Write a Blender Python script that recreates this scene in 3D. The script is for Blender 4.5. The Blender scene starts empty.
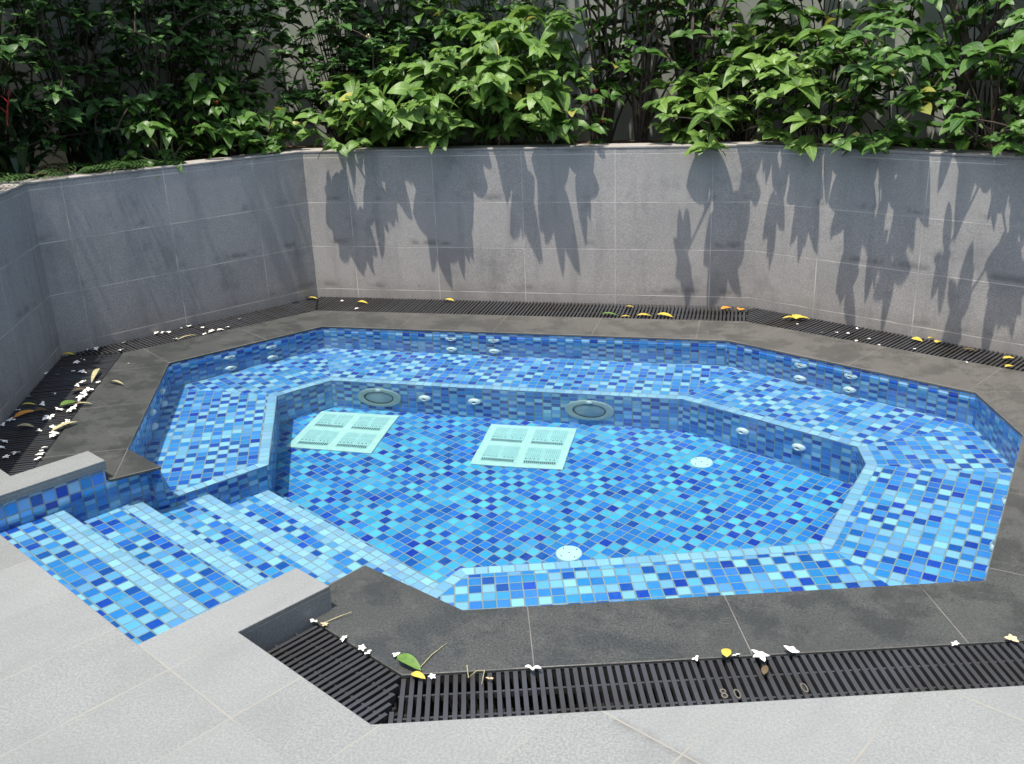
import bpy, bmesh, math, random
import numpy as np
from mathutils import Vector, Matrix

sc = bpy.context.scene
COL = sc.collection
R = math.radians

# ------------------------------------------------------------------ helpers
def link(o, parent=None):
    COL.objects.link(o)
    if parent is not None:
        o.parent = parent
    return o

def tag(o, label=None, cat=None, group=None, kind=None):
    if label: o['label'] = label
    if cat: o['category'] = cat
    if group: o['group'] = group
    if kind: o['kind'] = kind
    return o

def empty(name, loc=(0, 0, 0)):
    o = bpy.data.objects.new(name, None)
    o.empty_display_size = .1
    o.location = loc
    return link(o)

class MB:
    """collects faces with uv and a material slot index, then links them as one mesh"""
    def __init__(s):
        s.v = []; s.f = []; s.uv = []; s.mi = []
    def face(s, pts, uvs=None, mi=0):
        n = len(s.v)
        s.v += [tuple(p) for p in pts]
        s.f.append(tuple(range(n, n + len(pts))))
        s.uv.append([tuple(u) for u in uvs] if uvs is not None else [(p[0], p[1]) for p in pts])
        s.mi.append(mi)
    def poly(s, pts2, z, org, ang, mi=0, up=True, off=(0, 0)):
        """horizontal polygon, uv in metres along the given angle"""
        c, sn = math.cos(ang), math.sin(ang)
        P = list(pts2)
        area = sum(P[i][0]*P[(i+1) % len(P)][1]-P[(i+1) % len(P)][0]*P[i][1] for i in range(len(P)))
        if (area > 0) != up: P = P[::-1]
        uv = [((p[0]-org[0])*c+(p[1]-org[1])*sn+off[0], -(p[0]-org[0])*sn+(p[1]-org[1])*c+off[1]) for p in P]
        s.face([(p[0], p[1], z) for p in P], uv, mi)
    def wall(s, p, q, z0, z1, mi=0, u0=0., v0=0.):
        """vertical quad from p to q"""
        L = math.hypot(q[0]-p[0], q[1]-p[1])
        s.face([(p[0], p[1], z0), (q[0], q[1], z0), (q[0], q[1], z1), (p[0], p[1], z1)],
               [(u0, z0-v0), (u0+L, z0-v0), (u0+L, z1-v0), (u0, z1-v0)], mi)
    def prism(s, pts2, z0, z1, org=(0, 0), ang=0., mi=0, bottom=False):
        P = list(pts2)
        area = sum(P[i][0]*P[(i+1) % len(P)][1]-P[(i+1) % len(P)][0]*P[i][1] for i in range(len(P)))
        if area < 0: P = P[::-1]
        s.poly(P, z1, org, ang, mi)
        if bottom: s.poly(P, z0, org, ang, mi, up=False)
        u = 0
        for i in range(len(P)):
            a, b = P[i], P[(i+1) % len(P)]
            s.wall(a, b, z0, z1, mi, u0=u)
            u += math.hypot(b[0]-a[0], b[1]-a[1])
    def box(s, a, b, w, z0, z1, mi=0):
        """bar from a to b (xy), width w"""
        d = Vector((b[0]-a[0], b[1]-a[1])); L = d.length
        if L < 1e-4: return
        d /= L; nx = Vector((-d.y, d.x))*w/2
        P = [(a[0]-nx.x, a[1]-nx.y), (b[0]-nx.x, b[1]-nx.y), (b[0]+nx.x, b[1]+nx.y), (a[0]+nx.x, a[1]+nx.y)]
        s.prism(P, z0, z1, mi=mi)
    def build(s, name, mats, parent=None, smooth=False, bevel=0, merge=False):
        me = bpy.data.meshes.new(name)
        me.from_pydata(s.v, [], s.f)
        uvl = me.uv_layers.new(name='UVMap')
        flat = [c for f in s.uv for u in f for c in u]
        uvl.data.foreach_set('uv', flat)
        if not isinstance(mats, (list, tuple)): mats = [mats]
        for m in mats: me.materials.append(m)
        me.polygons.foreach_set('material_index', s.mi)
        if merge or bevel:
            bm = bmesh.new(); bm.from_mesh(me)
            bmesh.ops.remove_doubles(bm, verts=bm.verts, dist=1e-5)
            bm.to_mesh(me); bm.free()
        if smooth: me.polygons.foreach_set('use_smooth', [True]*len(me.polygons))
        me.update()
        o = bpy.data.objects.new(name, me)
        if bevel:
            md = o.modifiers.new('bevel', 'BEVEL'); md.width = bevel; md.segments = 2; md.limit_method = 'ANGLE'; md.angle_limit = R(40)
        return link(o, parent)

def lathe(mb, prof, M, seg=28, mi=0):
    """profile [(r,z)] turned about local z, placed by matrix M"""
    for i in range(len(prof)-1):
        (r0, z0), (r1, z1) = prof[i], prof[i+1]
        for k in range(seg):
            a0, a1 = 2*math.pi*k/seg, 2*math.pi*(k+1)/seg
            pts = []
            for r, z, a in ((r0, z0, a0), (r0, z0, a1), (r1, z1, a1), (r1, z1, a0)):
                p = M @ Vector((r*math.cos(a), r*math.sin(a), z))
                if not pts or (Vector(p)-Vector(pts[-1])).length > 1e-6: pts.append(tuple(p))
            if len(pts) > 2 and (Vector(pts[0])-Vector(pts[-1])).length < 1e-6: pts.pop()
            if len(pts) > 2: mb.face(pts, mi=mi)

def tube(mb, pts, radii, seg=7, mi=0):
    """tapered tube through 3-d points"""
    pts = [Vector(p) for p in pts]
    rings = []
    for i, p in enumerate(pts):
        t = (pts[min(i+1, len(pts)-1)]-pts[max(i-1, 0)]).normalized()
        u = t.orthogonal().normalized() if i == 0 else (rings[-1][1]-t*rings[-1][1].dot(t)).normalized()
        v = t.cross(u)
        r = radii[i]
        rings.append(([p+u*r*math.cos(2*math.pi*k/seg)+v*r*math.sin(2*math.pi*k/seg) for k in range(seg)], u))
    for i in range(len(rings)-1):
        A, B = rings[i][0], rings[i+1][0]
        for k in range(seg):
            mb.face([A[k], A[(k+1) % seg], B[(k+1) % seg], B[k]], mi=mi)

# ------------------------------------------------------------------ geometry of the place (metres)
V7 = Vector((-1.551, -2.818)); TH = R(60.3)
DA = Vector((math.cos(TH), math.sin(TH))); DO = Vector((DA.y, -DA.x))
def ao(a, o):
    p = V7+DA*a+DO*o
    return (p.x, p.y)
V = dict(V0=(-1.745, -.723), V1=(.727, -.764), V2=(1.869, -1.477), V3=(1.946, -1.989), V4=(1.537, -3.204),
         V5=(-.006, -3.635), V6=(-.40, -3.434), V7=(-1.551, -2.818), V8=(-1.812, -2.665), V9=(-2.326, -1.523))
ZW, ZB, ZF, ZD = -.04, -.38, -.80, .08
V6B = ao(.045, 1.36)
BCH = [(-1.566, -2.74), (-1.31, -2.372), (-1.67, -1.551), (-1.469, -1.275), (.518, -1.302), (1.328, -1.787),
       (1.345, -1.968), (1.105, -2.677), (-.193, -3.062), V6B]
def lineint(p, d, q, e):
    den = d[0]*e[1]-d[1]*e[0]
    t = ((q[0]-p[0])*e[1]-(q[1]-p[1])*e[0])/den
    return (p[0]+d[0]*t, p[1]+d[1]*t)
def two(a, b): return (a, (b[0]-a[0], b[1]-a[1]))
def offset_chain(ch, dist, closed=False):
    """moves every edge of the chain to its left by dist, mitred"""
    n = len(ch); L = []
    for i in range(n if closed else n-1):
        a, b = ch[i], ch[(i+1) % n]
        d = Vector((b[0]-a[0], b[1]-a[1])).normalized(); nn = Vector((-d.y, d.x))*dist
        L.append(((a[0]+nn.x, a[1]+nn.y), (d.x, d.y)))
    out = []
    for i in range(n):
        if not closed and i == 0: out.append(L[0][0]); continue
        if not closed and i == n-1:
            d = L[-1][1]; a, b = ch[-2], ch[-1]; l = math.hypot(b[0]-a[0], b[1]-a[1])
            out.append((L[-1][0][0]+d[0]*l, L[-1][0][1]+d[1]*l)); continue
        out.append(lineint(*L[i-1], *L[i]))
    return out
# retaining wall face line (front face), left end to right end
C0 = (-3.07, -1.46); C1 = (-2.11, .015); C2 = (.86, -.01)
CM = (C0[0]+3.0*.401, C0[1]-3.0*.916)
C3 = (C2[0]+2.6*math.cos(R(-32.4)), C2[1]+2.6*math.sin(R(-32.4)))
C4 = (C3[0]+3.2*math.cos(R(-98)), C3[1]+3.2*math.sin(R(-98)))
WALL = [CM, C0, C1, C2, C3, C4]
# outer edge of the dark coping
LB = two((-1.8, -.368), (.41, -.368)); LBL = two((-2.713, -1.377), (-1.909, -.317)); LL = two((-2.738, -1.331), (-2.144, -2.837))
LR = two((.815, -.363), (2.16, -1.147)); LF = two((-.026, -3.95), (1.569, -3.514))
LRR = two((2.36, -1.3), (2.42, -2.05)); LRF = two((2.42, -2.05), (2.0, -3.4))
O_L_BL = lineint(*LL, *LBL); O_BL_B = lineint(*LBL, *LB); O_B_R = lineint(*LB, *LR); O_R_RR = lineint(*LR, *LRR)
O_RR_RF = (2.42, -2.05); O_RF_F = lineint(*LRF, *LF)
O_F_D = lineint(*LF, *two(ao(-.27, 1.0), ao(-.27, 2.0)))
O_L_end = ao(-.51, -.222)

# ------------------------------------------------------------------ materials
def new_mat(name):
    m = bpy.data.materials.new(name); m.use_nodes = True
    nt = m.node_tree
    return m, nt, nt.nodes['Principled BSDF']
def N(nt, t, **kw):
    n = nt.nodes.new(t)
    for k, v in kw.items():
        if k.startswith('i_'):
            n.inputs[k[2:].replace('_', ' ')].default_value = v
        else: setattr(n, k, v)
    return n
def math_n(nt, op, a, b=None, c=None):
    n = nt.nodes.new('ShaderNodeMath'); n.operation = op
    for i, x in enumerate((a, b, c)):
        if x is None: continue
        if isinstance(x, (int, float)): n.inputs[i].default_value = x
        else: nt.links.new(x, n.inputs[i])
    return n.outputs[0]
def ramp(nt, fac, stops, interp='LINEAR'):
    n = nt.nodes.new('ShaderNodeValToRGB'); cr = n.color_ramp; cr.interpolation = interp
    while len(cr.elements) < len(stops): cr.elements.new(.5)
    for e, (p, c) in zip(cr.elements, stops):
        e.position = p; e.color = (*c, 1) if len(c) == 3 else c
    if fac is not None: nt.links.new(fac, n.inputs[0])
    return n.outputs[0]
def mixc(nt, fac, a, b, mode='MIX'):
    n = nt.nodes.new('ShaderNodeMix'); n.data_type = 'RGBA'; n.blend_type = mode
    for i, x in ((0, fac), (6, a), (7, b)):
        if isinstance(x, (int, float)): n.inputs[i].default_value = x
        elif isinstance(x, tuple): n.inputs[i].default_value = (*x, 1) if len(x) == 3 else x
        else: nt.links.new(x, n.inputs[i])
    return n.outputs[2]
def noise(nt, vec, scale, detail=3, rough=.55):
    n = nt.nodes.new('ShaderNodeTexNoise'); n.inputs['Scale'].default_value = scale
    n.inputs['Detail'].default_value = detail; n.inputs['Roughness'].default_value = rough
    if vec is not None: nt.links.new(vec, n.inputs['Vector'])
    return n.outputs['Fac']
def bump(nt, h, dist, strength=1.):
    n = nt.nodes.new('ShaderNodeBump'); n.inputs['Distance'].default_value = dist; n.inputs['Strength'].default_value = strength
    nt.links.new(h, n.inputs['Height']); return n.outputs[0]

def tile_mat(name, stops, pu=.0485, pv=.0485, grout=(.34, .37, .36), mixed=True):
    m, nt, b = new_mat(name)
    uv = N(nt, 'ShaderNodeUVMap'); sp = N(nt, 'ShaderNodeSeparateXYZ'); nt.links.new(uv.outputs[0], sp.inputs[0])
    u = math_n(nt, 'DIVIDE', sp.outputs[0], pu); v = math_n(nt, 'DIVIDE', sp.outputs[1], pv)
    cb = N(nt, 'ShaderNodeCombineXYZ')
    nt.links.new(math_n(nt, 'FLOOR', u), cb.inputs[0]); nt.links.new(math_n(nt, 'FLOOR', v), cb.inputs[1])
    wn = N(nt, 'ShaderNodeTexWhiteNoise', noise_dimensions='3D'); nt.links.new(cb.outputs[0], wn.inputs['Vector'])
    par = math_n(nt, 'FRACT', math_n(nt, 'MULTIPLY', math_n(nt, 'ADD', math_n(nt, 'FLOOR', u), math_n(nt, 'FLOOR', v)), .5))
    val = math_n(nt, 'ADD', math_n(nt, 'MULTIPLY', wn.outputs['Value'], .68), math_n(nt, 'MULTIPLY', math_n(nt, 'GREATER_THAN', par, .25), .32)) if mixed else wn.outputs['Value']
    col = ramp(nt, val, stops, 'CONSTANT')
    # small change of tone from tile to tile and a milky streak inside the glass
    hs = N(nt, 'ShaderNodeHueSaturation'); nt.links.new(col, hs.inputs['Color'])
    sc_ = N(nt, 'ShaderNodeSeparateColor'); nt.links.new(wn.outputs['Color'], sc_.inputs[0])
    nt.links.new(math_n(nt, 'MULTIPLY_ADD', sc_.outputs[1], .32, .84), hs.inputs['Value'])
    nt.links.new(math_n(nt, 'MULTIPLY_ADD', sc_.outputs[2], .03, .485), hs.inputs['Hue'])
    st = noise(nt, uv.outputs[0], 55, 2)
    col2 = mixc(nt, math_n(nt, 'MULTIPLY', st, .07), hs.outputs[0], (.45, .6, .75))
    def edge(x, g):
        f = math_n(nt, 'FRACT', x)
        d = math_n(nt, 'MINIMUM', f, math_n(nt, 'SUBTRACT', 1., f))
        n = nt.nodes.new('ShaderNodeMapRange'); n.interpolation_type = 'SMOOTHSTEP'
        n.inputs['From Min'].default_value = g*.55; n.inputs['From Max'].default_value = g
        nt.links.new(d, n.inputs['Value']); return n.outputs[0]
    e = math_n(nt, 'MINIMUM', edge(u, .0034/pu), edge(v, .0034/pv))
    gc = mixc(nt, noise(nt, uv.outputs[0], 9), tuple(c*.75 for c in grout), grout)
    nt.links.new(mixc(nt, e, gc, col2), b.inputs['Base Color'])
    nt.links.new(math_n(nt, 'MULTIPLY_ADD', e, -.45, .65), b.inputs['Roughness'])
    nt.links.new(bump(nt, e, .0015), b.inputs['Normal'])
    return m
DK, MD, LT, PL = (.004, .070, .40), (.030, .215, .64), (.15, .40, .76), (.34, .58, .76)
M_tile = tile_mat('glass_mosaic', [(0, DK), (.22, (.008, .105, .48)), (.28, MD), (.44, (.048, .27, .66)), (.56, LT), (.66, (.23, .48, .76)), (.75, PL)])
M_tinted = tile_mat('water_tinted_mosaic', [(0, (.002, .060, .38)), (.22, (.004, .095, .46)), (.28, (.016, .17, .58)), (.44, (.022, .22, .62)), (.56, (.05, .36, .70)), (.66, (.09, .46, .72)), (.72, (.105, .48, .71))])  # same mosaic, with the light lost in deep water painted into its colour
M_nose = tile_mat('pale_edge_mosaic', [(0, (.32, .53, .73)), (.35, (.37, .58, .75)), (.7, (.26, .47, .71))], .05, .05, (.36, .40, .42), False)
M_nose2 = tile_mat('pale_step_mosaic', [(0, (.32, .53, .73)), (.35, (.37, .58, .75)), (.7, (.26, .47, .71))], .05, .04, (.36, .40, .42), False)

def stone_mat(name, base, dark, spec_amt, bw, bh, joint, jw=.0022, stain=.4, rough=.7, uvoff=(0, 0), offset=0., grit=115, extra=None, jvis=(.40, .62)):
    m, nt, b = new_mat(name)
    uv = N(nt, 'ShaderNodeUVMap'); geo = N(nt, 'ShaderNodeNewGeometry')
    mp = N(nt, 'ShaderNodeMapping'); nt.links.new(uv.outputs[0], mp.inputs[0]); mp.inputs['Location'].default_value = (*uvoff, 0)
    br = N(nt, 'ShaderNodeTexBrick', offset=offset, squash=1.); nt.links.new(mp.outputs[0], br.inputs['Vector'])
    br.inputs['Scale'].default_value = 1; br.inputs['Brick Width'].default_value = bw; br.inputs['Row Height'].default_value = bh
    br.inputs['Mortar Size'].default_value = jw; br.inputs['Mortar Smooth'].default_value = .3; br.inputs['Bias'].default_value = 0
    br.inputs['Color1'].default_value = (0, 0, 0, 1); br.inputs['Color2'].default_value = (1, 1, 1, 1); br.inputs['Mortar'].default_value = (.5, .5, .5, 1)
    pos = geo.outputs['Position']
    big = noise(nt, pos, 2.3, 5, .6); mid = noise(nt, pos, 14, 4, .6); fine = math_n(nt, 'ADD', math_n(nt, 'MULTIPLY', noise(nt, pos, grit*1.25, 1, .5), .5), math_n(nt, 'MULTIPLY', noise(nt, pos, grit*2.6, 1, .5), .5))
    bc = N(nt, 'ShaderNodeRGBToBW'); nt.links.new(br.outputs['Color'], bc.inputs[0])
    c = mixc(nt, ramp(nt, fine, [(.36, (0, 0, 0)), (.64, (1, 1, 1))]), tuple(x*(1-spec_amt) for x in base), tuple(min(1, x*(1+spec_amt)) for x in base))
    c = mixc(nt, math_n(nt, 'MULTIPLY', ramp(nt, big, [(.42, (0, 0, 0)), (.72, (1, 1, 1))]), stain), c, dark)
    c = mixc(nt, math_n(nt, 'MULTIPLY', ramp(nt, mid, [(.5, (0, 0, 0)), (.8, (1, 1, 1))]), stain*.5), c, dark)
    c = mixc(nt, math_n(nt, 'MULTIPLY', bc.outputs[0], .30), c, tuple(min(1, x*1.35) for x in base))
    if extra: c = extra(nt, c, pos, uv.outputs[0])
    jm = math_n(nt, 'MULTIPLY', br.outputs['Fac'], ramp(nt, noise(nt, pos, 5, 3), [(jvis[0], (.15, .15, .15)), (jvis[1], (1, 1, 1))]))
    c = mixc(nt, jm, c, joint)
    nt.links.new(c, b.inputs['Base Color'])
    b.inputs['Roughness'].default_value = rough
    h = math_n(nt, 'ADD', math_n(nt, 'MULTIPLY', fine, .4), math_n(nt, 'MULTIPLY', br.outputs['Fac'], -1.0))
    nt.links.new(bump(nt, h, .0008, .6), b.inputs['Normal'])
    return m
def wall_extra(nt, c, pos, uv):
    # vertical dirt runs and grime at the joints near the foot
    mp = N(nt, 'ShaderNodeMapping'); nt.links.new(uv, mp.inputs[0]); mp.inputs['Scale'].default_value = (9, 1.1, 1)
    s = noise(nt, mp.outputs[0], 1.0, 4)
    c = mixc(nt, math_n(nt, 'MULTIPLY', ramp(nt, s, [(.52, (0, 0, 0)), (.78, (1, 1, 1))]), .45), c, (.13, .13, .125))
    bl_ = noise(nt, pos, 3.4, 6, .68)
    c = mixc(nt, math_n(nt, 'MULTIPLY', ramp(nt, bl_, [(.56, (0, 0, 0)), (.66, (1, 1, 1))]), .38), c, (.15, .15, .145))
    hj = N(nt, 'ShaderNodeSeparateXYZ'); nt.links.new(uv, hj.inputs[0])
    dj = math_n(nt, 'ABSOLUTE', math_n(nt, 'SUBTRACT', math_n(nt, 'FRACT', math_n(nt, 'DIVIDE', math_n(nt, 'SUBTRACT', hj.outputs[1], .07), .3)), .05))
    gj = math_n(nt, 'MULTIPLY', ramp(nt, dj, [(.0, (1, 1, 1)), (.12, (0, 0, 0))]), ramp(nt, noise(nt, pos, 4.5, 5, .65), [(.53, (0, 0, 0)), (.64, (1, 1, 1))]))
    c = mixc(nt, math_n(nt, 'MULTIPLY', gj, .6), c, (.09, .09, .088))
    sp = N(nt, 'ShaderNodeSeparateXYZ'); nt.links.new(uv, sp.inputs[0])
    low = nt.nodes.new('ShaderNodeMapRange'); low.inputs['From Min'].default_value = .14; low.inputs['From Max'].default_value = 0
    nt.links.new(sp.outputs[1], low.inputs['Value'])
    g = math_n(nt, 'MULTIPLY', low.outputs[0], noise(nt, pos, 6, 4))
    return mixc(nt, math_n(nt, 'MULTIPLY', g, .7), c, (.13, .115, .10))
M_wall = stone_mat('grey_granite_cladding', (.315, .296, .276), (.185, .18, .176), .30, .6, .3, (.52, .485, .43), .0032, .5, .75, uvoff=(0, -.055), extra=wall_extra)
M_cap = stone_mat('granite_cap', (.31, .285, .26), (.14, .132, .124), .30, .6, 5., (.36, .34, .32), .002, .6, .8)
def deck_extra(nt, c, pos, uv):
    mp = N(nt, 'ShaderNodeMapping'); nt.links.new(uv, mp.inputs[0]); mp.inputs['Scale'].default_value = (1.2, 6, 1)
    s = noise(nt, mp.outputs[0], 1.6, 5)
    c = mixc(nt, math_n(nt, 'MULTIPLY', ramp(nt, s, [(.5, (0, 0, 0)), (.75, (1, 1, 1))]), .22), c, (.115, .115, .117))
    # grime that has crept along one joint at the front
    sp = N(nt, 'ShaderNodeSeparateXYZ'); nt.links.new(uv, sp.inputs[0])
    d = math_n(nt, 'ABSOLUTE', math_n(nt, 'SUBTRACT', sp.outputs[0], -.125))
    w = math_n(nt, 'MULTIPLY_ADD', noise(nt, pos, 17, 4), .07, -.012)
    g = nt.nodes.new('ShaderNodeMapRange'); g.inputs['From Min'].default_value = .0; g.inputs['From Max'].default_value = .03
    nt.links.new(math_n(nt, 'SUBTRACT', w, d), g.inputs['Value'])
    zone = math_n(nt, 'MULTIPLY', math_n(nt, 'LESS_THAN', sp.outputs[1], -2.45), math_n(nt, 'GREATER_THAN', sp.outputs[1], -2.95))
    return mixc(nt, math_n(nt, 'MULTIPLY', math_n(nt, 'MULTIPLY', g.outputs[0], zone), .5), c, (.09, .085, .08))
M_deck = stone_mat('pale_granite_paving', (.180, .189, .184), (.122, .127, .125), .24, .6, .3, (.235, .225, .195), .003, .45, .72, uvoff=(.12, 1.435-1.2+.0), extra=deck_extra, grit=110)
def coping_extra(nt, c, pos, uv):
    # dry dusty stone towards the back and right; darker front left partly painted-in shade
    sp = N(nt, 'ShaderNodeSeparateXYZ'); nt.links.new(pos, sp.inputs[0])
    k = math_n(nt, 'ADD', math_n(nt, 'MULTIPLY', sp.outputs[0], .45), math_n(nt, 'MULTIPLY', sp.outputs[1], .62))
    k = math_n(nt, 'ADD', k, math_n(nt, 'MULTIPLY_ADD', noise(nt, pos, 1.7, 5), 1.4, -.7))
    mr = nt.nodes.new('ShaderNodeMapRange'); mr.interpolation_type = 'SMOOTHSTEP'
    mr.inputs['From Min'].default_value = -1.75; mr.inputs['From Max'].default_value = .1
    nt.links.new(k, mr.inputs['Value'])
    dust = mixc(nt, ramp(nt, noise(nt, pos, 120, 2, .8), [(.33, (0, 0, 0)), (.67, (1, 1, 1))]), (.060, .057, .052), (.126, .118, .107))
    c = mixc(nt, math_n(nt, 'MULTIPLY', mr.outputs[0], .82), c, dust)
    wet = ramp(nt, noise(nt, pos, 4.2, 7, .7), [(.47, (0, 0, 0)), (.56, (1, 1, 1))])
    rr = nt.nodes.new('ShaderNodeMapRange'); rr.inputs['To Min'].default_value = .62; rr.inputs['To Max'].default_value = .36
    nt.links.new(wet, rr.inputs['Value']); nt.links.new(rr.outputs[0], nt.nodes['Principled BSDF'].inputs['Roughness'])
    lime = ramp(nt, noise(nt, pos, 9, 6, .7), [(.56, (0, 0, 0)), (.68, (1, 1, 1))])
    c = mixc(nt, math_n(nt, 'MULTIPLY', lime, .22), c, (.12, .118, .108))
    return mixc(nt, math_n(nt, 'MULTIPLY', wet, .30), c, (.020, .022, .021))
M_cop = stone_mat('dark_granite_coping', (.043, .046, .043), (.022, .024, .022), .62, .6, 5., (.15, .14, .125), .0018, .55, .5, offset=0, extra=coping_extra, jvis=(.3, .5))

def plain(name, col, rough=.6, var=.25, scale=40, metallic=0., bumpd=0., col2=None):
    m, nt, b = new_mat(name)
    geo = N(nt, 'ShaderNodeNewGeometry')
    n = noise(nt, geo.outputs['Position'], scale, 4)
    c2 = col2 or tuple(x*(1-var) for x in col)
    nt.links.new(mixc(nt, ramp(nt, n, [(.35, (0, 0, 0)), (.68, (1, 1, 1))]), c2, col), b.inputs['Base Color'])
    b.inputs['Roughness'].default_value = rough; b.inputs['Metallic'].default_value = metallic
    if bumpd: nt.links.new(bump(nt, n, bumpd), b.inputs['Normal'])
    return m
M_grate = plain('black_plastic_grating', (.042, .045, .052), .42, .3, 3.2, col2=(.026, .024, .022))
M_dark = plain('dark_channel', (.012, .012, .012), .9)
M_cover = plain('aged_white_cover', (.66, .80, .74), .4, .06)
M_white = plain('white_plastic', (.86, .88, .86), .35, .06)
M_drain = plain('aged_white_frame', (.56, .76, .68), .45, .12, 30)
M_grille = plain('aged_white_grille', (.44, .68, .65), .45, .12, 30)
M_slot = plain('grille_slot', (.03, .05, .06), .8)
M_lens = plain('lamp_lens', (.28, .36, .42), .15, .1)
M_rim = plain('lamp_rim', (.40, .47, .46), .3, .12)
M_soil = plain('planter_soil', (.10, .062, .036), .95, .5, 30, bumpd=.02)
M_ground = plain('earth', (.09, .07, .05), .95)
M_bwall = plain('pale_painted_wall', (.36, .385, .34), .85, .10, 3, col2=(.28, .30, .26))
M_bark = plain('grey_brown_bark', (.075, .055, .038), .9, .5, 25, bumpd=.01)
M_stem = plain('brown_stem', (.050, .034, .022), .85, .4, 40)
M_gstem = plain('green_stem', (.07, .10, .03), .7, .4, 40)
M_petal = plain('white_petal', (.80, .79, .72), .6, .05)
M_tan = plain('dry_petal', (.55, .45, .27), .7, .3)
M_red = plain('red_flower', (.32, .02, .018), .5, .3)
M_bud = plain('cream_bud', (.62, .60, .34), .6, .2)
M_mark = plain('worn_number_paint', (.12, .11, .09), .7, .4)

def leaf_mat(name, c1, c2, transl=.35, gloss=.35, yellow=None):
    m, nt, b = new_mat(name)
    geo = N(nt, 'ShaderNodeNewGeometry'); rnd = geo.outputs['Random Per Island']
    stops = [(0, c1), (.85, c2)]
    if yellow: stops += [(.985, c2), (.99, yellow)]
    col = ramp(nt, rnd, stops)
    uv = N(nt, 'ShaderNodeUVMap'); sp = N(nt, 'ShaderNodeSeparateXYZ'); nt.links.new(uv.outputs[0], sp.inputs[0])
    du = math_n(nt, 'ABSOLUTE', math_n(nt, 'SUBTRACT', sp.outputs[0], .5))
    sv = math_n(nt, 'FRACT', math_n(nt, 'MULTIPLY', math_n(nt, 'SUBTRACT', sp.outputs[1], math_n(nt, 'MULTIPLY', du, .35)), 7.))
    rib = math_n(nt, 'MAXIMUM', math_n(nt, 'LESS_THAN', du, .035), math_n(nt, 'MULTIPLY', math_n(nt, 'LESS_THAN', sv, .14), .45))
    vein = noise(nt, geo.outputs['Position'], 60, 3)
    col = mixc(nt, math_n(nt, 'MULTIPLY', vein, .3), col, tuple(x*.6 for x in c1))
    col = mixc(nt, math_n(nt, 'MULTIPLY', rib, .45), col, tuple(min(1, x*1.9+.02) for x in c2))
    nt.links.new(col, b.inputs['Base Color'])
    b.inputs['Roughness'].default_value = gloss; b.inputs['Specular IOR Level'].default_value = .38
    tr = N(nt, 'ShaderNodeBsdfTranslucent')
    hs = N(nt, 'ShaderNodeHueSaturation'); hs.inputs['Value'].default_value = 1.5; hs.inputs['Hue'].default_value = .49
    nt.links.new(col, hs.inputs['Color']); nt.links.new(hs.outputs[0], tr.inputs[0])
    mx = N(nt, 'ShaderNodeMixShader'); mx.inputs[0].default_value = transl
    nt.links.new(b.outputs[0], mx.inputs[1]); nt.links.new(tr.outputs[0], mx.inputs[2])
    out = [n for n in nt.nodes if n.type == 'OUTPUT_MATERIAL'][0]
    nt.links.new(mx.outputs[0], out.inputs['Surface'])
    return m
L_bright = leaf_mat('broad_light_green_leaf', (.055, .125, .022), (.165, .285, .06), .36, .46, (.45, .42, .08))
L_mid = leaf_mat('mid_green_leaf', (.034, .09, .018), (.085, .18, .03), .3, .44, (.30, .28, .06))
L_whorl = leaf_mat('whorled_light_leaf', (.055, .12, .02), (.16, .27, .055), .32, .44)
L_dark = leaf_mat('dark_glossy_leaf', (.028, .072, .020), (.075, .160, .040), .26, .42)
L_lance = leaf_mat('dark_lance_leaf', (.014, .034, .014), (.026, .06, .02), .2, .35)
L_fern = leaf_mat('fern_frond', (.022, .058, .010), (.045, .105, .018), .3, .55)
L_gloss = leaf_mat('small_glossy_leaf', (.03, .085, .02), (.055, .14, .03), .2, .22)
L_yel = plain('yellow_dead_leaf', (.55, .43, .06), .6, .35, 60)
L_orange = plain('orange_dead_leaf', (.60, .26, .03), .6, .3, 60)
L_green = plain('green_fallen_leaf', (.10, .19, .03), .5, .3, 50)
L_pale = plain('pale_husk', (.42, .38, .20), .7, .35, 60)
L_brown = plain('brown_dead_leaf', (.10, .07, .03), .8, .4, 60)

# water surface: clear water with real refraction
M_water = bpy.data.materials.new('clear_pool_water'); M_water.use_nodes = True
nt = M_water.node_tree; nt.nodes.clear()
out = nt.nodes.new('ShaderNodeOutputMaterial'); g = nt.nodes.new('ShaderNodeBsdfGlass')
g.inputs['IOR'].default_value = 1.33; g.inputs['Roughness'].default_value = 0; g.inputs['Color'].default_value = (.84, .985, 1, 1)
nt.links.new(g.outputs[0], out.inputs['Surface'])

# ------------------------------------------------------------------ setting
mb = MB(); mb.poly([(-90, -90), (90, -90), (90, 90), (-90, 90)], -1.3, (0, 0), 0)
tag(mb.build('ground', M_ground), 'bare brown earth beneath and around the pool terrace', kind='structure')

# pale deck: slab + base
FD = (math.cos(R(15.5)), math.sin(R(15.5)))
gc = (-.053, -4.26)
deck2 = [ao(-.505, -.222), ao(-.195, -.222), ao(-.195, -.066), ao(-.72, -.066), ao(-.72, 1.26), ao(-.195, 1.26), ao(-.195, 1.43),
         ao(-.507, 1.425), gc, (gc[0]+FD[0]*2.7, gc[1]+FD[1]*2.7), (9, -3.2), (9, -14), (-9, -14), (-9, -5.5), (CM[0]-.3, CM[1]-.15), (-2.385, -3.025), ao(-.505, -.86)]
def shrink(p): return p
mb = MB()
uvo = (V7.x, V7.y)
mb.poly(deck2, ZD, uvo, TH)
n_ = len(deck2); u_ = 0
for i in range(n_):
    p, q = deck2[i], deck2[(i+1) % n_]
    over = i in (1, 2, 3, 4, 5)                                   # nosing that projects over the tiled stair walls
    mb.wall(q, p, ZD-.04 if over else -.30, ZD, u0=u_); u_ += .37
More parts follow.
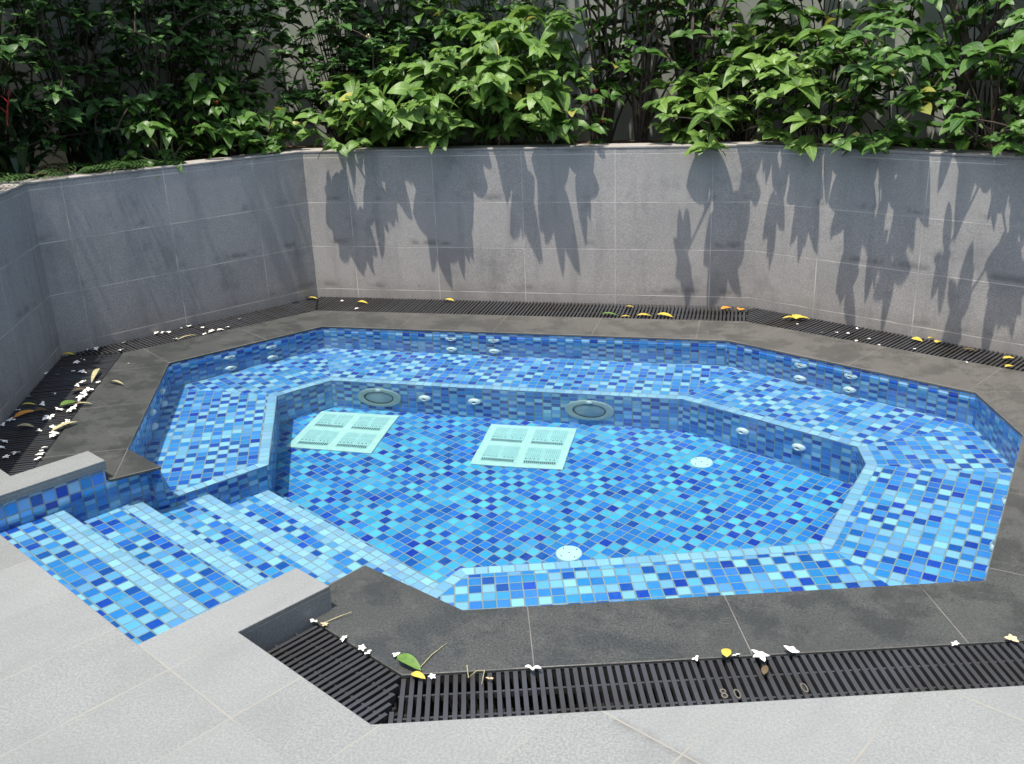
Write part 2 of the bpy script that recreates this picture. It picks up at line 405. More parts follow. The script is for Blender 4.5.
for P in ([deck2[2], deck2[3], ao(-.72, -.11), ao(-.195, -.11)], [deck2[3], deck2[4], ao(-.76, 1.26), ao(-.76, -.066)], [deck2[4], deck2[5], ao(-.195, 1.34), ao(-.72, 1.34)]):
    mb.poly(P, ZD-.04, uvo, TH, up=False)
mb.wall(ao(-.198, -.088), ao(-.198, -.222), -.30, ZD-.04, u0=.2); mb.wall(ao(-.198, 1.43), ao(-.198, 1.322), -.30, ZD-.04, u0=.6)
mb.poly([ao(-.195, -.066), ao(-.195, -.222), ao(-.199, -.222), ao(-.199, -.066)], ZD-.0402, uvo, TH, up=False)
deck = mb.build('deck', M_deck, bevel=.003); tag(deck, 'pale grey granite pool deck in large slabs with light joints', kind='structure')

# dark coping slabs
mb = MB()
def cop(P, a, b, u0=0):
    ang = math.atan2(b[1]-a[1], b[0]-a[0])
    mb.prism(P, -.014, 0., a, ang, bottom=True)
v = V
cop([v['V9'], O_L_BL, O_L_end, ao(-.197, -.222), ao(-.197, -.05), v['V7'], v['V8']], v['V8'], v['V9'])
cop([v['V9'], v['V0'], O_BL_B, O_L_BL], v['V9'], v['V0'])
cop([v['V0'], v['V1'], O_B_R, O_BL_B], (v['V0'][0]-.1, v['V0'][1]), v['V1'])
cop([v['V1'], v['V2'], O_R_RR, O_B_R], (v['V1'][0]+.1, v['V1'][1]-.06), v['V2'])
cop([v['V2'], v['V3'], O_RR_RF, O_R_RR], v['V2'], v['V3'])
cop([v['V3'], v['V4'], O_RF_F, O_RR_RF], v['V3'], v['V4'])
cop([v['V4'], v['V5'], O_F_D, O_RF_F], (v['V4'][0]-.2, v['V4'][1]-.056), v['V5'])
cop([v['V5'], v['V6'], ao(-.197, 1.305), ao(-.197, 1.432), ao(-.27, 1.432), O_F_D], v['V6'], v['V5'])
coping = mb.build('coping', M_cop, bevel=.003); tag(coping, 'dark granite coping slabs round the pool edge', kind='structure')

# channel under the gratings
mb = MB()
mb.poly([(-3.2, 1), (-3.2, -4.8), (3.4, -4.8), (3.4, 1)], -.9, (0, 0), 0)   # far below; hidden bottom
ring_o = offset_chain([O_L_end, O_L_BL, O_BL_B, O_B_R, O_R_RR, O_RR_RF, O_RF_F, O_F_D, ao(-.27, 1.432)], .0)
def chan(a, b, w):
    d = Vector((b[0]-a[0], b[1]-a[1])).normalized(); nn = Vector((-d.y, d.x))*w; e = d*.2
    mb.prism([(a[0]-e.x-nn.x*.1, a[1]-e.y-nn.y*.1), (b[0]+e.x-nn.x*.1, b[1]+e.y-nn.y*.1), (b[0]+e.x+nn.x, b[1]+e.y+nn.y), (a[0]-e.x+nn.x, a[1]-e.y+nn.y)], -.2, -.14)
for i in range(len(ring_o)-1): pass
mb = MB()
chain = [O_L_end, O_L_BL, O_BL_B, O_B_R, O_R_RR, O_RR_RF, O_RF_F, O_F_D, ao(-.27, 1.40)]
outc = offset_chain(chain, .42)
for i in range(len(chain)-1):
    mb.poly([chain[i], chain[i+1], outc[i+1], outc[i]], -.13, (0, 0), 0)
    a, b = chain[i], chain[i+1]
    mb.wall(a, b, -.3, -.0145)
tag(mb.build('drain_channel', M_dark), 'dark drainage channel under the gratings', kind='structure')

# ------------------------------------------------------------------ gratings
def clip(poly, p, d):
    """range of t where p+d*t lies in a convex polygon"""
    t0, t1 = -1e9, 1e9
    area = sum(poly[i][0]*poly[(i+1) % len(poly)][1]-poly[(i+1) % len(poly)][0]*poly[i][1] for i in range(len(poly)))
    P = poly if area > 0 else poly[::-1]
    for i in range(len(P)):
        a, b = P[i], P[(i+1) % len(P)]
        nx, ny = -(b[1]-a[1]), b[0]-a[0]
        num = (p[0]-a[0])*nx+(p[1]-a[1])*ny; den = d[0]*nx+d[1]*ny
        if abs(den) < 1e-9:
            if num < 0: return None
            continue
        t = -num/den
        if den > 0: t0 = max(t0, t)
        else: t1 = min(t1, t)
    return (t0, t1) if t1-t0 > .012 else None
def grating(poly, run, label, inset=.006, pitch=.0232, sw=.0122, marks=None):
    P = offset_chain(poly if sum(poly[i][0]*poly[(i+1) % len(poly)][1]-poly[(i+1) % len(poly)][0]*poly[i][1] for i in range(len(poly))) > 0 else poly[::-1], inset, True)
    d = Vector((run[1][0]-run[0][0], run[1][1]-run[0][1])).normalized(); nn = Vector((-d.y, d.x))
    org = Vector(run[0])
    al = [(Vector(p)-org).dot(d) for p in P]; ac = [(Vector(p)-org).dot(nn) for p in P]
    cx = sum(p[0] for p in P)/len(P); cy = sum(p[1] for p in P)/len(P)
    root = empty('drain_grating', (cx, cy, -.03)); tag(root, label, 'drain grating', 'black slatted gratings round the pool')
    mb = MB(); rnd = random.Random(len(label))
    x = min(al)
    k = 0
    while x < max(al):
        j = rnd.uniform(-.0009, .0009)
        base = org+d*(x+j)
        r = clip(P, base, nn)
        if r:
            a = base+nn*r[0]; b = base+nn*r[1]
            mb.box((a.x-cx, a.y-cy), (b.x-cx, b.y-cy), sw, .0, .026+rnd.uniform(-.0012, .0012))
        x += pitch; k += 1
    s = mb.build('slat', M_grate, root)
    s['kind'] = 'stuff'
    mb = MB()
    lo, hi = min(ac), max(ac)
    for fr in (.10, .42, .74):
        base = org+nn*(lo+(hi-lo)*fr)
        r = clip(P, base, d)
        if r:
            a = base+d*r[0]; b = base+d*r[1]
            mb.box((a.x-cx, a.y-cy), (b.x-cx, b.y-cy), .007, .001, .0195)
    mb.build('cross_bar', M_grate, root)
    for m in marks or ():
        ch, mx, my, ang = m
        cu = bpy.data.curves.new('digit', 'FONT'); cu.body = ch; cu.size = .055; cu.extrude = .0006; cu.align_x = 'CENTER'
        t = bpy.data.objects.new('digit', cu); COL.objects.link(t)
        dg = bpy.context.evaluated_depsgraph_get(); me = bpy.data.meshes.new_from_object(t.evaluated_get(dg)); bpy.data.objects.remove(t)
        me.materials.clear(); me.materials.append(M_mark)
        o = bpy.data.objects.new('number', me); link(o, root); o.location = (mx-cx, my-cy, .0285); o.rotation_euler = (0, 0, ang); o.scale = (.72, 1, 1)
    return root
g_in = .004
WI = offset_chain(WALL, -.002)
# wall polyline runs left end -> right end with the pool on its right-hand side
GL_end = ao(-.508, -.85); GL_in = O_L_end
grating([C0, O_L_BL, GL_in, lineint(*two(ao(-.508, 0), ao(-.508, 1)), *two(C0, CM))], (C0, CM), 'black grating strewn with white blossoms in front of the far left wall face')
grating([C0, C1, O_BL_B, O_L_BL], (C0, C1), 'narrow black grating along the foot of the shaded left wall')
grating([C1, C2, O_B_R, O_BL_B], (C1, C2), 'long black grating along the foot of the back wall')
grating([C2, C3, O_R_RR, O_B_R], (C2, C3), 'black grating along the foot of the right wall with yellow leaves on it')
grating([ao(-.51, 1.435), ao(-.27, 1.435), O_F_D, gc], (ao(-.27, 1.435), ao(-.27, 2.0)), 'short black grating beside the pale kerb slab, slats running diagonally')
F_end = (gc[0]+FD[0]*2.55, gc[1]+FD[1]*2.55)
F_in = lineint(F_end, (-FD[1], FD[0]), *LF)
grating([gc, F_end, F_in, O_F_D], (gc, F_end), 'long black grating between the front coping and the pale deck, bearing worn numbers',
        marks=[('8', .772, -3.908, R(15.5)), ('0', .806, -3.903, R(15.5)), ('0', .975, -3.848, R(15.5))])

# ------------------------------------------------------------------ pool
pool = empty('plunge_pool', (0, -2.2, ZF))
tag(pool, 'small angular plunge pool lined with blue mosaic, bench and steps inside', 'pool')
PO = (0, -2.2, ZF)
class PMB(MB):
    def build(s, name, mats, parent=None, **k):
        s.v = [(p[0]-PO[0], p[1]-PO[1], p[2]-PO[2]) for p in s.v]
        o = MB.build(s, name, mats, parent if parent is not None else pool, **k)
        o.cycles.is_caustics_receiver = True
        return o
# floor
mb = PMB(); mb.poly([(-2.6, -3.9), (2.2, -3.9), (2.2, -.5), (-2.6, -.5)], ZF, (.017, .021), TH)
mb.build('pool_floor', M_tinted)
# walls under the coping
loop = [v['V7'], v['V8'], v['V9'], v['V0'], v['V1'], v['V2'], v['V3'], v['V4'], v['V5'], v['V6']]
inner = offset_chain(loop, .006)
mb = PMB(); u = 0
for i in range(1, len(inner)-2):
    a, b = inner[i], inner[i+1]
    zz = ZB-.01
    mb.wall(a, b, zz, -.0135, u0=u*1.37, v0=-.0135-.05*40); u += 3.1
# V5-V6 wall down to the floor, stair side walls
mb.wall(inner[-2], ao(.03, 1.30), ZF-.01, -.0135, u0=7.3, v0=-.0135-.05*40)
vc = ao(-.03, -.08); vt = ao(.0, -.012)
mb.wall(ao(-.75, -.08), ao(-.20, -.08), ZF-.01, .04, u0=1.01, v0=.04-.05*40)
mb.wall(ao(-.20, -.08), vc, ZF-.01, -.0135, u0=1.56, v0=.04-.05*40)
mb.face([(*vc, ZB), (*BCH[0], ZB), (*vt, -.0135), (*vc, -.0135)], [(9.0, .02), (9.11, .02), (9.07, .37), (9.0, .37)])
mb.wall(vc, BCH[0], ZF-.01, ZB, u0=9.0)
mb.face([(*BCH[0], ZB-.01), (*inner[1], ZB-.01), (*inner[1], -.0135), (*vt, -.0135)], [(0, 0), (.3, 0), (.3, .35), (0, .35)])
mb.wall(ao(.03, 1.315), ao(-.20, 1.315), ZF-.01, -.0135, u0=3.02, v0=.04-.05*40)
mb.wall(ao(-.20, 1.315), ao(-.75, 1.315), ZF-.01, .04, u0=3.25, v0=.04-.05*40)
mb.wall(ao(-.735, 1.4), ao(-.735, -.2), -.3, .04, u0=5.0, v0=.04-.05*40)
mb.build('pool_wall', M_tile)
# bench with pale edge
BO = offset_chain(BCH, .05)
segs = [([inner[0], inner[1], inner[2], BO[2], BO[1], BO[0]], inner[1], inner[2]),
        ([inner[2], inner[3], BO[3], BO[2]], inner[2], inner[3]),
        ([inner[3], inner[4], BO[4], BO[3]], inner[3], inner[4]),
        ([inner[4], inner[5], BO[5], BO[4]], inner[4], inner[5]),
        ([inner[5], inner[6], BO[6], BO[5]], inner[5], inner[6]),
        ([inner[6], inner[7], BO[7], BO[6]], inner[6], inner[7]),
        ([inner[7], inner[8], (V6B[0], V6B[1]), BO[9], BO[8], BO[7]], BO[7], BO[8])]
mb = PMB()
for i, (P, a, b) in enumerate(segs):
    if i == 0: P = [BCH[0]]+[inner[1], inner[2], BO[2], BO[1], BO[0]]
    mb.poly(P, ZB, a, math.atan2(b[1]-a[1], b[0]-a[0]), off=(i*3.0, i*5.0))
for i in range(len(BCH)-1):
    mb.wall(BCH[i], BCH[i+1], ZF-.01, ZB, u0=i*4.05, v0=ZB-.05*40)
bench = mb.build('bench', M_tile)
mb = PMB()
for i in range(len(BCH)-1):
    a, b, c, d = BCH[i], BCH[i+1], BO[i+1], BO[i]
    L = math.hypot(b[0]-a[0], b[1]-a[1]); e = Vector((b[0]-a[0], b[1]-a[1])).normalized()
    uu = lambda p: (p[0]-a[0])*e.x+(p[1]-a[1])*e.y+i*2.0
    mb.face([(*a, ZB+.001), (*b, ZB+.001), (*c, ZB+.001), (*d, ZB+.001)], [(uu(a), 0), (uu(b), 0), (uu(c), .05), (uu(d), .05)])
edge = mb.build('bench_edge', M_nose, bench); edge.location = (0, 0, 0)
# steps
TR = [(-.745, -.39, -.11), (-.39, -.085, -.29), (-.085, .21, -.47), (.21, .49, -.65)]
for i, (a0, a1, z) in enumerate(TR):
    mb = PMB()
    o0, o1 = (-.09, 1.31)
    if i >= 2: o0 = -.12
    mb.poly([ao(a0, o0), ao(a1-.08, o0), ao(a1-.08, o1), ao(a0, o1)], z, ao(a1-.08, -.08), TH, off=(i*2+.0, i*3.))
    zn = TR[i+1][2] if i < 3 else ZF
    mb.wall(ao(a1, o0), ao(a1, o1), zn-.01, z, u0=i*3., v0=z-2.)
    st = mb.build('step', M_tile)
    mb = PMB()
    mb.face([(*ao(a1-.08, o0), z), (*ao(a1, o0), z), (*ao(a1, o1), z), (*ao(a1-.08, o1), z)], [(o0+.08, 0), (o0+.08, .08), (o1+.08, .08), (o1+.08, 0)])
    mb.build('nosing', M_nose2, st)
# jets
def jet(p, q, along, z, off=.012):
    d = Vector((q[0]-p[0], q[1]-p[1])).normalized(); nn = Vector((d.y, -d.x))   # towards the pool when loop runs clockwise
    c = Vector((p[0]+d.x*along, p[1]+d.y*along))
    M = Matrix.Translation((c.x, c.y, z)) @ Matrix(((d.x, 0, nn.x, 0), (d.y, 0, nn.y, 0), (0, 1, 0, 0), (0, 0, 0, 1)))
    m = PMB(); lathe(m, [(.036, -.01), (.036, .008), (.031, .018), (.016, .024), (.010, .014)], M, 20)
    j = m.build('jet_nozzle', M_white, smooth=True)
    m = PMB(); lathe(m, [(.0105, .0145), (.0, .0145)], M, 16)
    m.build('jet_opening', M_slot, j)
for p, q, al in (('V0', 'V1', (.84, 1.11)), ('V9', 'V0', (.36, .63)), ('V8', 'V9', (.60, .92)), ('V1', 'V2', (.46, .74)), ('V3', 'V4', (.55, .93))):
    for a_ in al:
        for z in (-.085, -.29):
            i0 = {'V7': 0, 'V8': 1, 'V9': 2, 'V0': 3, 'V1': 4, 'V2': 5, 'V3': 6, 'V4': 7}[p]
            jet(inner[i0], inner[i0+1], a_, z)
for p, q, al in ((3, 4, (.559, .849)), (4, 5, (.359, .664))):
    for a_ in al: jet(BCH[p], BCH[q], a_, -.572)
# underwater lamps on the back bench face
def lamp(along, z):
    p, q = BCH[3], BCH[4]
    d = Vector((q[0]-p[0], q[1]-p[1])).normalized(); nn = Vector((d.y, -d.x))
    c = Vector((p[0]+d.x*along, p[1]+d.y*along))
    M = Matrix.Translation((c.x, c.y, z)) @ Matrix(((d.x, 0, nn.x, 0), (d.y, 0, nn.y, 0), (0, 1, 0, 0), (0, 0, 0, 1)))
    m = PMB(); lathe(m, [(.135, -.01), (.135, .006), (.130, .012), (.104, .015), (.092, .014), (.088, .008)], M, 40)
    r = m.build('underwater_lamp', M_rim, smooth=True)
    m = PMB(); lathe(m, [(.089, .007), (.06, .012), (.03, .014), (.0, .0145)], M, 36); m.build('lens', M_lens, r, smooth=True)
    m = PMB(); lathe(m, [(.090, .0125), (.086, .015), (.083, .011)], M, 36); m.build('seal_ring', M_slot, r, smooth=True)
    m = PMB()
    t = M @ Vector((0, .118, .014))
    lathe(m, [(.016, 0), (.014, .008), (.0, .009)], Matrix.Translation(t) @ (M.to_3x3().to_4x4()), 14); m.build('screw_cap', M_white, r, smooth=True)
lamp(1.493, -.60); lamp(.288, -.60)

# drain covers on the floor
def drain(cx, cy, ang, label):
    root = empty('drain_cover', (cx, cy, ZF)); root.rotation_euler = (0, 0, ang)
    tag(root, label, 'drain cover', 'square white drain covers on the pool floor')
    h = .235
    mb = MB(); mb.prism([(-h, -h), (h, -h), (h, h), (-h, h)], .001, .012); f = mb.build('frame', M_drain, root, bevel=.002); f.cycles.is_caustics_receiver = True
    for ix in (-1, 1):
        for iy in (-1, 1):
            mb = MB(); cx_, cy_ = ix*.108, iy*.108; w = .088
            mb.prism([(cx_-w, cy_-w), (cx_+w, cy_-w), (cx_+w, cy_+w), (cx_-w, cy_+w)], .012, .0165)
            g_ = mb.build('grille_panel', M_grille, root, bevel=.0015); g_.cycles.is_caustics_receiver = True
            mb = MB()
            for k in range(16):
                x = cx_-w*.88+k*(w*1.76/15)
                mb.box((x, cy_-w*.95), (x, cy_-w*.66), .0062, .0160, .0172)
                if k % 2 == 0 and k != 8: mb.box((x-.003, cy_-w*.44), (x+.006, cy_-w*.40), .006, .0160, .0171)
                if k not in (7, 8):
                    mb.box((x, cy_-w*.30), (x, cy_+w*.22), .0010, .0160, .0168)
                    mb.box((x, cy_+w*.32), (x, cy_+w*.88), .0010, .0160, .0168)
            s_ = mb.build('slot', M_slot, g_); s_.cycles.is_caustics_receiver = True; s_['kind'] = 'stuff'
drain(-.268, -1.60, R(1), 'square white drain cover nearer the middle of the pool floor')
drain(-1.277, -1.58, R(1), 'square white drain cover nearer the left bench')
def fitting(x, y, label):
    root = empty('floor_fitting', (x, y, ZF)); tag(root, label, 'floor inlet', 'round white inlets on the pool floor')
    mb = MB(); lathe(mb, [(.056, .0), (.056, .005), (.050, .010), (.0, .011)], Matrix.Identity(4), 30)
    o = mb.build('cover_plate', M_cover, root, smooth=True); o.cycles.is_caustics_receiver = True
    for k in range(5):
        a = R(45+90*k); q = .040 if k < 4 else 0
        mb = MB(); lathe(mb, [(.0034, .0), (.0034, .0012), (0, .0013)], Matrix.Translation((q*math.cos(a), q*math.sin(a), .0105)), 8)
        o = mb.build('screw', M_slot, root); o.cycles.is_caustics_receiver = True
fitting(.634, -1.655, 'round white inlet plate on the pool floor near the right bench face')
fitting(.123, -2.54, 'round white inlet plate on the pool floor beside the front bench')

# water
poolpoly = offset_chain(loop, .03)
def inside(pt, P):
    c = False; n = len(P); j = n-1
    for i in range(n):
        if (P[i][1] > pt[1]) != (P[j][1] > pt[1]) and pt[0] < (P[j][0]-P[i][0])*(pt[1]-P[i][1])/(P[j][1]-P[i][1])+P[i][0]: c = not c
        j = i
    return c
stairpoly = [ao(-.755, -.10), ao(.1, -.10), ao(.1, 1.33), ao(-.755, 1.33)]
cell = .025; x0, x1, y0, y1 = -2.45, 2.05, -3.95, -.6
nx = int((x1-x0)/cell); ny = int((y1-y0)/cell)
rw = random.Random(5)
waves = []
for k in range(16):
    lam = rw.uniform(.16, .75); a = rw.uniform(0, math.tau); waves.append((math.tau/lam*math.cos(a), math.tau/lam*math.sin(a), rw.uniform(0, 6.28), (.00022*lam)))
xs = x0+np.arange(nx+1)*cell; ys = y0+np.arange(ny+1)*cell
X, Y = np.meshgrid(xs, ys); Z = np.zeros_like(X)
for kx, ky, ph, am in waves: Z += am*np.sin(kx*X+ky*Y+ph)
idx = {}; verts = []; faces = []
def vid(i, j):
    if (i, j) not in idx: idx[(i, j)] = len(verts); verts.append((X[j, i], Y[j, i], ZW+Z[j, i]))
    return idx[(i, j)]
for j in range(ny):
    for i in range(nx):
        c = (xs[i]+cell/2, ys[j]+cell/2)
        if inside(c, poolpoly) or inside(c, stairpoly): faces.append((vid(i, j), vid(i+1, j), vid(i+1, j+1), vid(i, j+1)))
me = bpy.data.meshes.new('water'); me.from_pydata([tuple(map(float, p)) for p in verts], [], faces); me.materials.append(M_water)
me.polygons.foreach_set('use_smooth', [True]*len(me.polygons)); me.update()
water = link(bpy.data.objects.new('water', me)); tag(water, 'still clear water filling the pool', kind='structure')
water.cycles.is_caustics_caster = True

# ------------------------------------------------------------------ retaining wall round the back
wroot = empty('planter_wall', (C1[0], C1[1], 0)); tag(wroot, 'angular retaining wall clad in grey granite tiles, leaf shadows across it', 'wall')
class WMB(MB):
    def build(s, name, mats, **k):
        s.v = [(p[0]-C1[0], p[1]-C1[1], p[2]) for p in s.v]
        return MB.build(s, name, mats, wroot, **k)
back = offset_chain(WALL, .18)
u0s = [.25, .30, .278, .27, .1]
for i in range(len(WALL)-1):
    a, b = WALL[i], WALL[i+1]
    L = math.hypot(b[0]-a[0], b[1]-a[1])
    # tile joints: the back wall has one at x = 0
    u0 = {0: .1, 1: .42, 2: -(0-a[0])-.6*0, 3: .17, 4: 0.}[i]
    mb = WMB(); mb.wall(a, b, -.15, .984, u0=u0)
    mb.wall(back[i+1], back[i], .6, .984, u0=0)
    mb.build('wall_panel', M_wall)
cf = offset_chain(WALL, -.003)
mb = WMB(); uu = 0
for i in range(len(WALL)-1):
    a, b, c, d = cf[i], cf[i+1], back[i+1], back[i]
    L = math.hypot(b[0]-a[0], b[1]-a[1]); ang = math.atan2(b[1]-a[1], b[0]-a[0])
    mb.poly([a, b, c, d], 1.0, a, ang); mb.wall(a, b, .985, 1.0, u0=uu+.15); mb.wall(c, d, .985, 1.0); uu += L
    mb.poly([a, b, c, d], .985, a, ang, up=False)
mb.build('wall_cap', M_cap, bevel=.004)
# planter soil and the pale wall behind
bl = offset_chain(WALL, 1.15)
mb = MB()
for i in range(len(WALL)-1):
    mb.poly([back[i], back[i+1], bl[i+1], bl[i]], .93, (0, 0), 0)
soil = mb.build('soil', M_soil); tag(soil, 'brown planter soil behind the retaining wall', kind='structure')
bl2 = offset_chain(WALL, 1.27)
mb = MB()
ZT = 3.1
for i in range(len(WALL)-1):
    mb.wall(bl[i], bl[i+1], .5, ZT); mb.wall(bl2[i+1], bl2[i], .5, ZT); mb.poly([bl[i], bl[i+1], bl2[i+1], bl2[i]], ZT, (0, 0), 0)
mb.v = [(p[0], p[1]-1.2, p[2]) for p in mb.v]
o = mb.build('boundary_wall', M_bwall, merge=True); o.location = (0, 1.2, 0)
tag(o, 'pale painted boundary wall glimpsed behind the shrubs', 'wall')

# ------------------------------------------------------------------ plants
def leaf(mb, p, d, up, L, W, droop=.3, fold=.25, shape='ovate', seg=6, mi=0):
    """one blade: midrib curve with two folded halves"""
    d = d.normalized(); s = d.cross(up)
    if s.length < 1e-3: s = d.orthogonal()
    s.normalize(); nrm = s.cross(d).normalized()
    mid = []; lf = []; rt = []
    for i in range(seg+1):
        t = i/seg
        c = p+d*(L*t*(1-.12*droop*t))+Vector((0, 0, -1))*(droop*L*t*t)+nrm*(.06*L*math.sin(math.pi*t))
        if shape == 'ovate': w = W/2*math.sin(math.pi*min(1, t**.74))**.66*(1 if t < .999 else 0)
        elif shape == 'heart': w = W/2*(math.sin(math.pi*min(1, t**.56))**.66)
        else: w = W/2*math.sin(math.pi*t**.9)
        if i == 0: w = W*.04
        if i == seg: w = W*.015
        mid.append(c); lf.append(c-s*w+nrm*(fold*w)); rt.append(c+s*w+nrm*(fold*w))
    n = len(mb.v)
    for i in range(seg+1):
        mb.v += [tuple(lf[i]), tuple(mid[i]), tuple(rt[i])]
    for i in range(seg):
        for k in (0, 1):
            a = n+3*i+k
            mb.f.append((a, a+1, a+4, a+3)); mb.uv.append([(k/2, i/seg), ((k+1)/2, i/seg), ((k+1)/2, (i+1)/seg), (k/2, (i+1)/seg)]); mb.mi.append(mi)

UP = Vector((0, 0, 1))
def bush(name, label, cat, loc, n, box, leafmat, L, W, seed, ang=0., shape='ovate', whorl=6, pairs=1, droop=.4, fold=.16, seg=7, r0=.006,
         stem=M_stem, group='shrubs in the planter behind the wall', flowers=None, nbase=5, upb=.3, gap=.55, base_r=.10, slope=.55):
    """a shrub: stems rise from the base and end in leafy tips spread through a box (rx, front, back, low, high) given along the wall"""
    rnd = random.Random(seed)
    root = empty(name, loc); root.rotation_euler = (0, 0, ang); tag(root, label, cat, group)
    rx, yf, yb, z0, z1 = box
    if yf < -.37 and z0 < .2: yf -= .075                     # the front shoots hang out over the cap
    fb = MB(); sb = MB(); tips = []; tries = 0
    while len(tips) < n and tries < n*60:
        tries += 1
        x = rnd.uniform(-rx, rx); y = rnd.uniform(yf, yb); z = rnd.uniform(z0, z1)
        f = (y-yf)/max(1e-3, yb-yf)
        if z > z0+(z1-z0)*(1-slope*(1-f)): continue           # crown rises towards the back
        if f < .42 and rnd.random() < .5: continue            # the front face is looser than the heart
        if (x/rx)**2*.8+((z-(z0+z1)/2)/((z1-z0)/2))**2*.5 > 1.05: continue
        p = Vector((x, y, z))
        if any((p-q).length < gap*L for q in tips): continue
        tips.append(p)
    bases = [Vector((rnd.uniform(-base_r, base_r), rnd.uniform(-base_r, base_r)*.7, -.02)) for k in range(nbase)]
    cen = Vector((0, 0, z0*.3)); grown = []
    tips.sort(key=lambda q: q.z+rnd.uniform(-.1, .1))
    for p in tips:
        b = bases[rnd.randrange(nbase)]
        if grown and rnd.random() < .8:                     # branch off a stem that is already there
            gp = min(grown, key=lambda g_: (g_-p).length+(.35 if g_.z > p.z-.03 else 0)+rnd.uniform(0, .05))
            if gp.z < p.z+.02: b = gp
        c = b.lerp(p, .5)
        c.x = b.x+(p.x-b.x)*rnd.uniform(.2, .5); c.y = b.y+(p.y-b.y)*rnd.uniform(.2, .5); c.z += .18*(p.z-b.z)+.01
        pts = [b*(1-t)**2+c*2*t*(1-t)+p*t*t for t in (0, .2, .4, .6, .8, 1)]
        grown += pts[2:5]
        tube(sb, pts, [r0*(1-.6*i/5) for i in range(6)], 5)
        dd = (pts[-1]-pts[-2]).normalized()
        out = Vector((p.x-cen.x, p.y-cen.y, 0)); out = out.normalized() if out.length > .01 else Vector((0, -1, 0))
        wn = max(3, whorl+rnd.randint(-1, 1)); a0 = rnd.uniform(0, math.tau)
        sz = rnd.uniform(.55, 1.12)
        for m in range(wn):
            an = a0+m*2.4+rnd.uniform(-.3, .3); k = m/wn
            d2 = Vector((math.cos(an), math.sin(an), upb+k*.5+rnd.uniform(-.2, .2)))+dd*.2+out*.25
            l = L*sz*rnd.uniform(.75, 1.1)*(1-.4*k)
            leaf(fb, p-dd*rnd.uniform(0, .35*L), d2, UP+out*.55+Vector((rnd.uniform(-.4, .4), rnd.uniform(-.4, .4), 0)), l, W*l/L*rnd.uniform(.85, 1.12), droop*rnd.uniform(.4, 1.6), fold*rnd.uniform(.4, 1.4), shape, seg)
        for q in range(pairs):
            t = .88-.17*q+rnd.uniform(-.05, .05); i = min(4, int(t*5)); pp = pts[i].lerp(pts[i+1], t*5-i); an = rnd.uniform(0, math.tau)
            for sg in (0, math.pi):
                l = L*sz*rnd.uniform(.8, 1.15)
                leaf(fb, pp, Vector((math.cos(an+sg), math.sin(an+sg), rnd.uniform(-.1, .35)))+out*.2, UP+out*.5+Vector((rnd.uniform(-.3, .3), rnd.uniform(-.3, .3), 0)), l, W*l/L, droop*rnd.uniform(.5, 1.6), fold, shape, seg)
    sb.build('stem', stem, root, smooth=True)
    fb.build('foliage', leafmat, root, smooth=True)
    if flowers:
        kind, nf, mat = flowers
        ft = sorted(tips, key=lambda q: q.y)[:max(3, len(tips)//2)]
        for q in range(nf):
            p = ft[rnd.randrange(len(ft))]+Vector((rnd.uniform(-.02, .02), rnd.uniform(-.03, 0), .03))
            m2 = MB()
            if kind == 'flower':
                for z in range(6):
                    an = z*math.tau/6; leaf(m2, p, Vector((math.cos(an), math.sin(an), 1.3)), UP, .035, .014, .1, .2, 'ovate', 3)
            else:
                for z in range(16): leaf(m2, p+Vector((rnd.uniform(-.016, .016), rnd.uniform(-.016, .016), rnd.uniform(0, .022))), Vector((rnd.uniform(-1, 1), rnd.uniform(-1, 1), 1)), UP, .02, .012, .1, .2, 'ovate', 3)
            m2.build('flower', mat, root)
    return root

def at(along, back_, seg=2, z=.93):
    """point in the planter: metres along a wall stretch and metres behind its face"""
    a, b = WALL[seg], WALL[seg+1]
    d = Vector((b[0]-a[0], b[1]-a[1])).normalized(); nn = Vector((-d.y, d.x))
    return (a[0]+d.x*along+nn.x*back_, a[1]+d.y*along+nn.y*back_, z)
def wang(seg): return math.atan2(WALL[seg+1][1]-WALL[seg][1], WALL[seg+1][0]-WALL[seg][0])
BX = lambda x, y: (x, y, .93)
AL, AR = wang(1), wang(3)

# bright broad-leaved shrubs, centre left
gb = 'bright broad-leaved shrubs behind the back wall'
for i, (x, n, box, lab) in enumerate(((-1.74, 36, (.26, -.47, .15, .10, .62), 'lowest bright green shrub beside the wall corner, pale leaf tips'),
        (-1.34, 46, (.28, -.46, .20, .12, .80), 'bright broad-leaved shrub second along from the wall corner'),
        (-.98, 46, (.28, -.50, .20, .14, .92), 'bright broad-leaved shrub whose leaves reach the wall edge by the sunlit cap'),
        (-.60, 52, (.28, -.45, .20, .16, 1.08), 'tallest bright broad-leaved shrub, left of the bare pale wall gap'))):
    bush('broadleaf_shrub', lab, 'shrub', BX(x, .36), n, box, L_bright, .160, .098, 100+i, whorl=5, pairs=2, droop=.5, fold=.13, stem=M_gstem, group=gb, slope=.45)
bush('broadleaf_shrub', 'broad-leaved shrub standing behind the bright green row', 'shrub', BX(-1.15, .68), 30, (.55, -.2, .2, .55, 1.15), L_mid, .15, .08, 119, whorl=6, pairs=1, stem=M_gstem, group=gb)
bush('broadleaf_shrub', 'small shrub with red flower heads beside the pale wall gap', 'shrub', BX(-.26, .34), 30, (.26, -.44, .1, .06, .66), L_mid, .125, .070, 131, whorl=5, pairs=1, flowers=('flower', 3, M_red), group=gb)
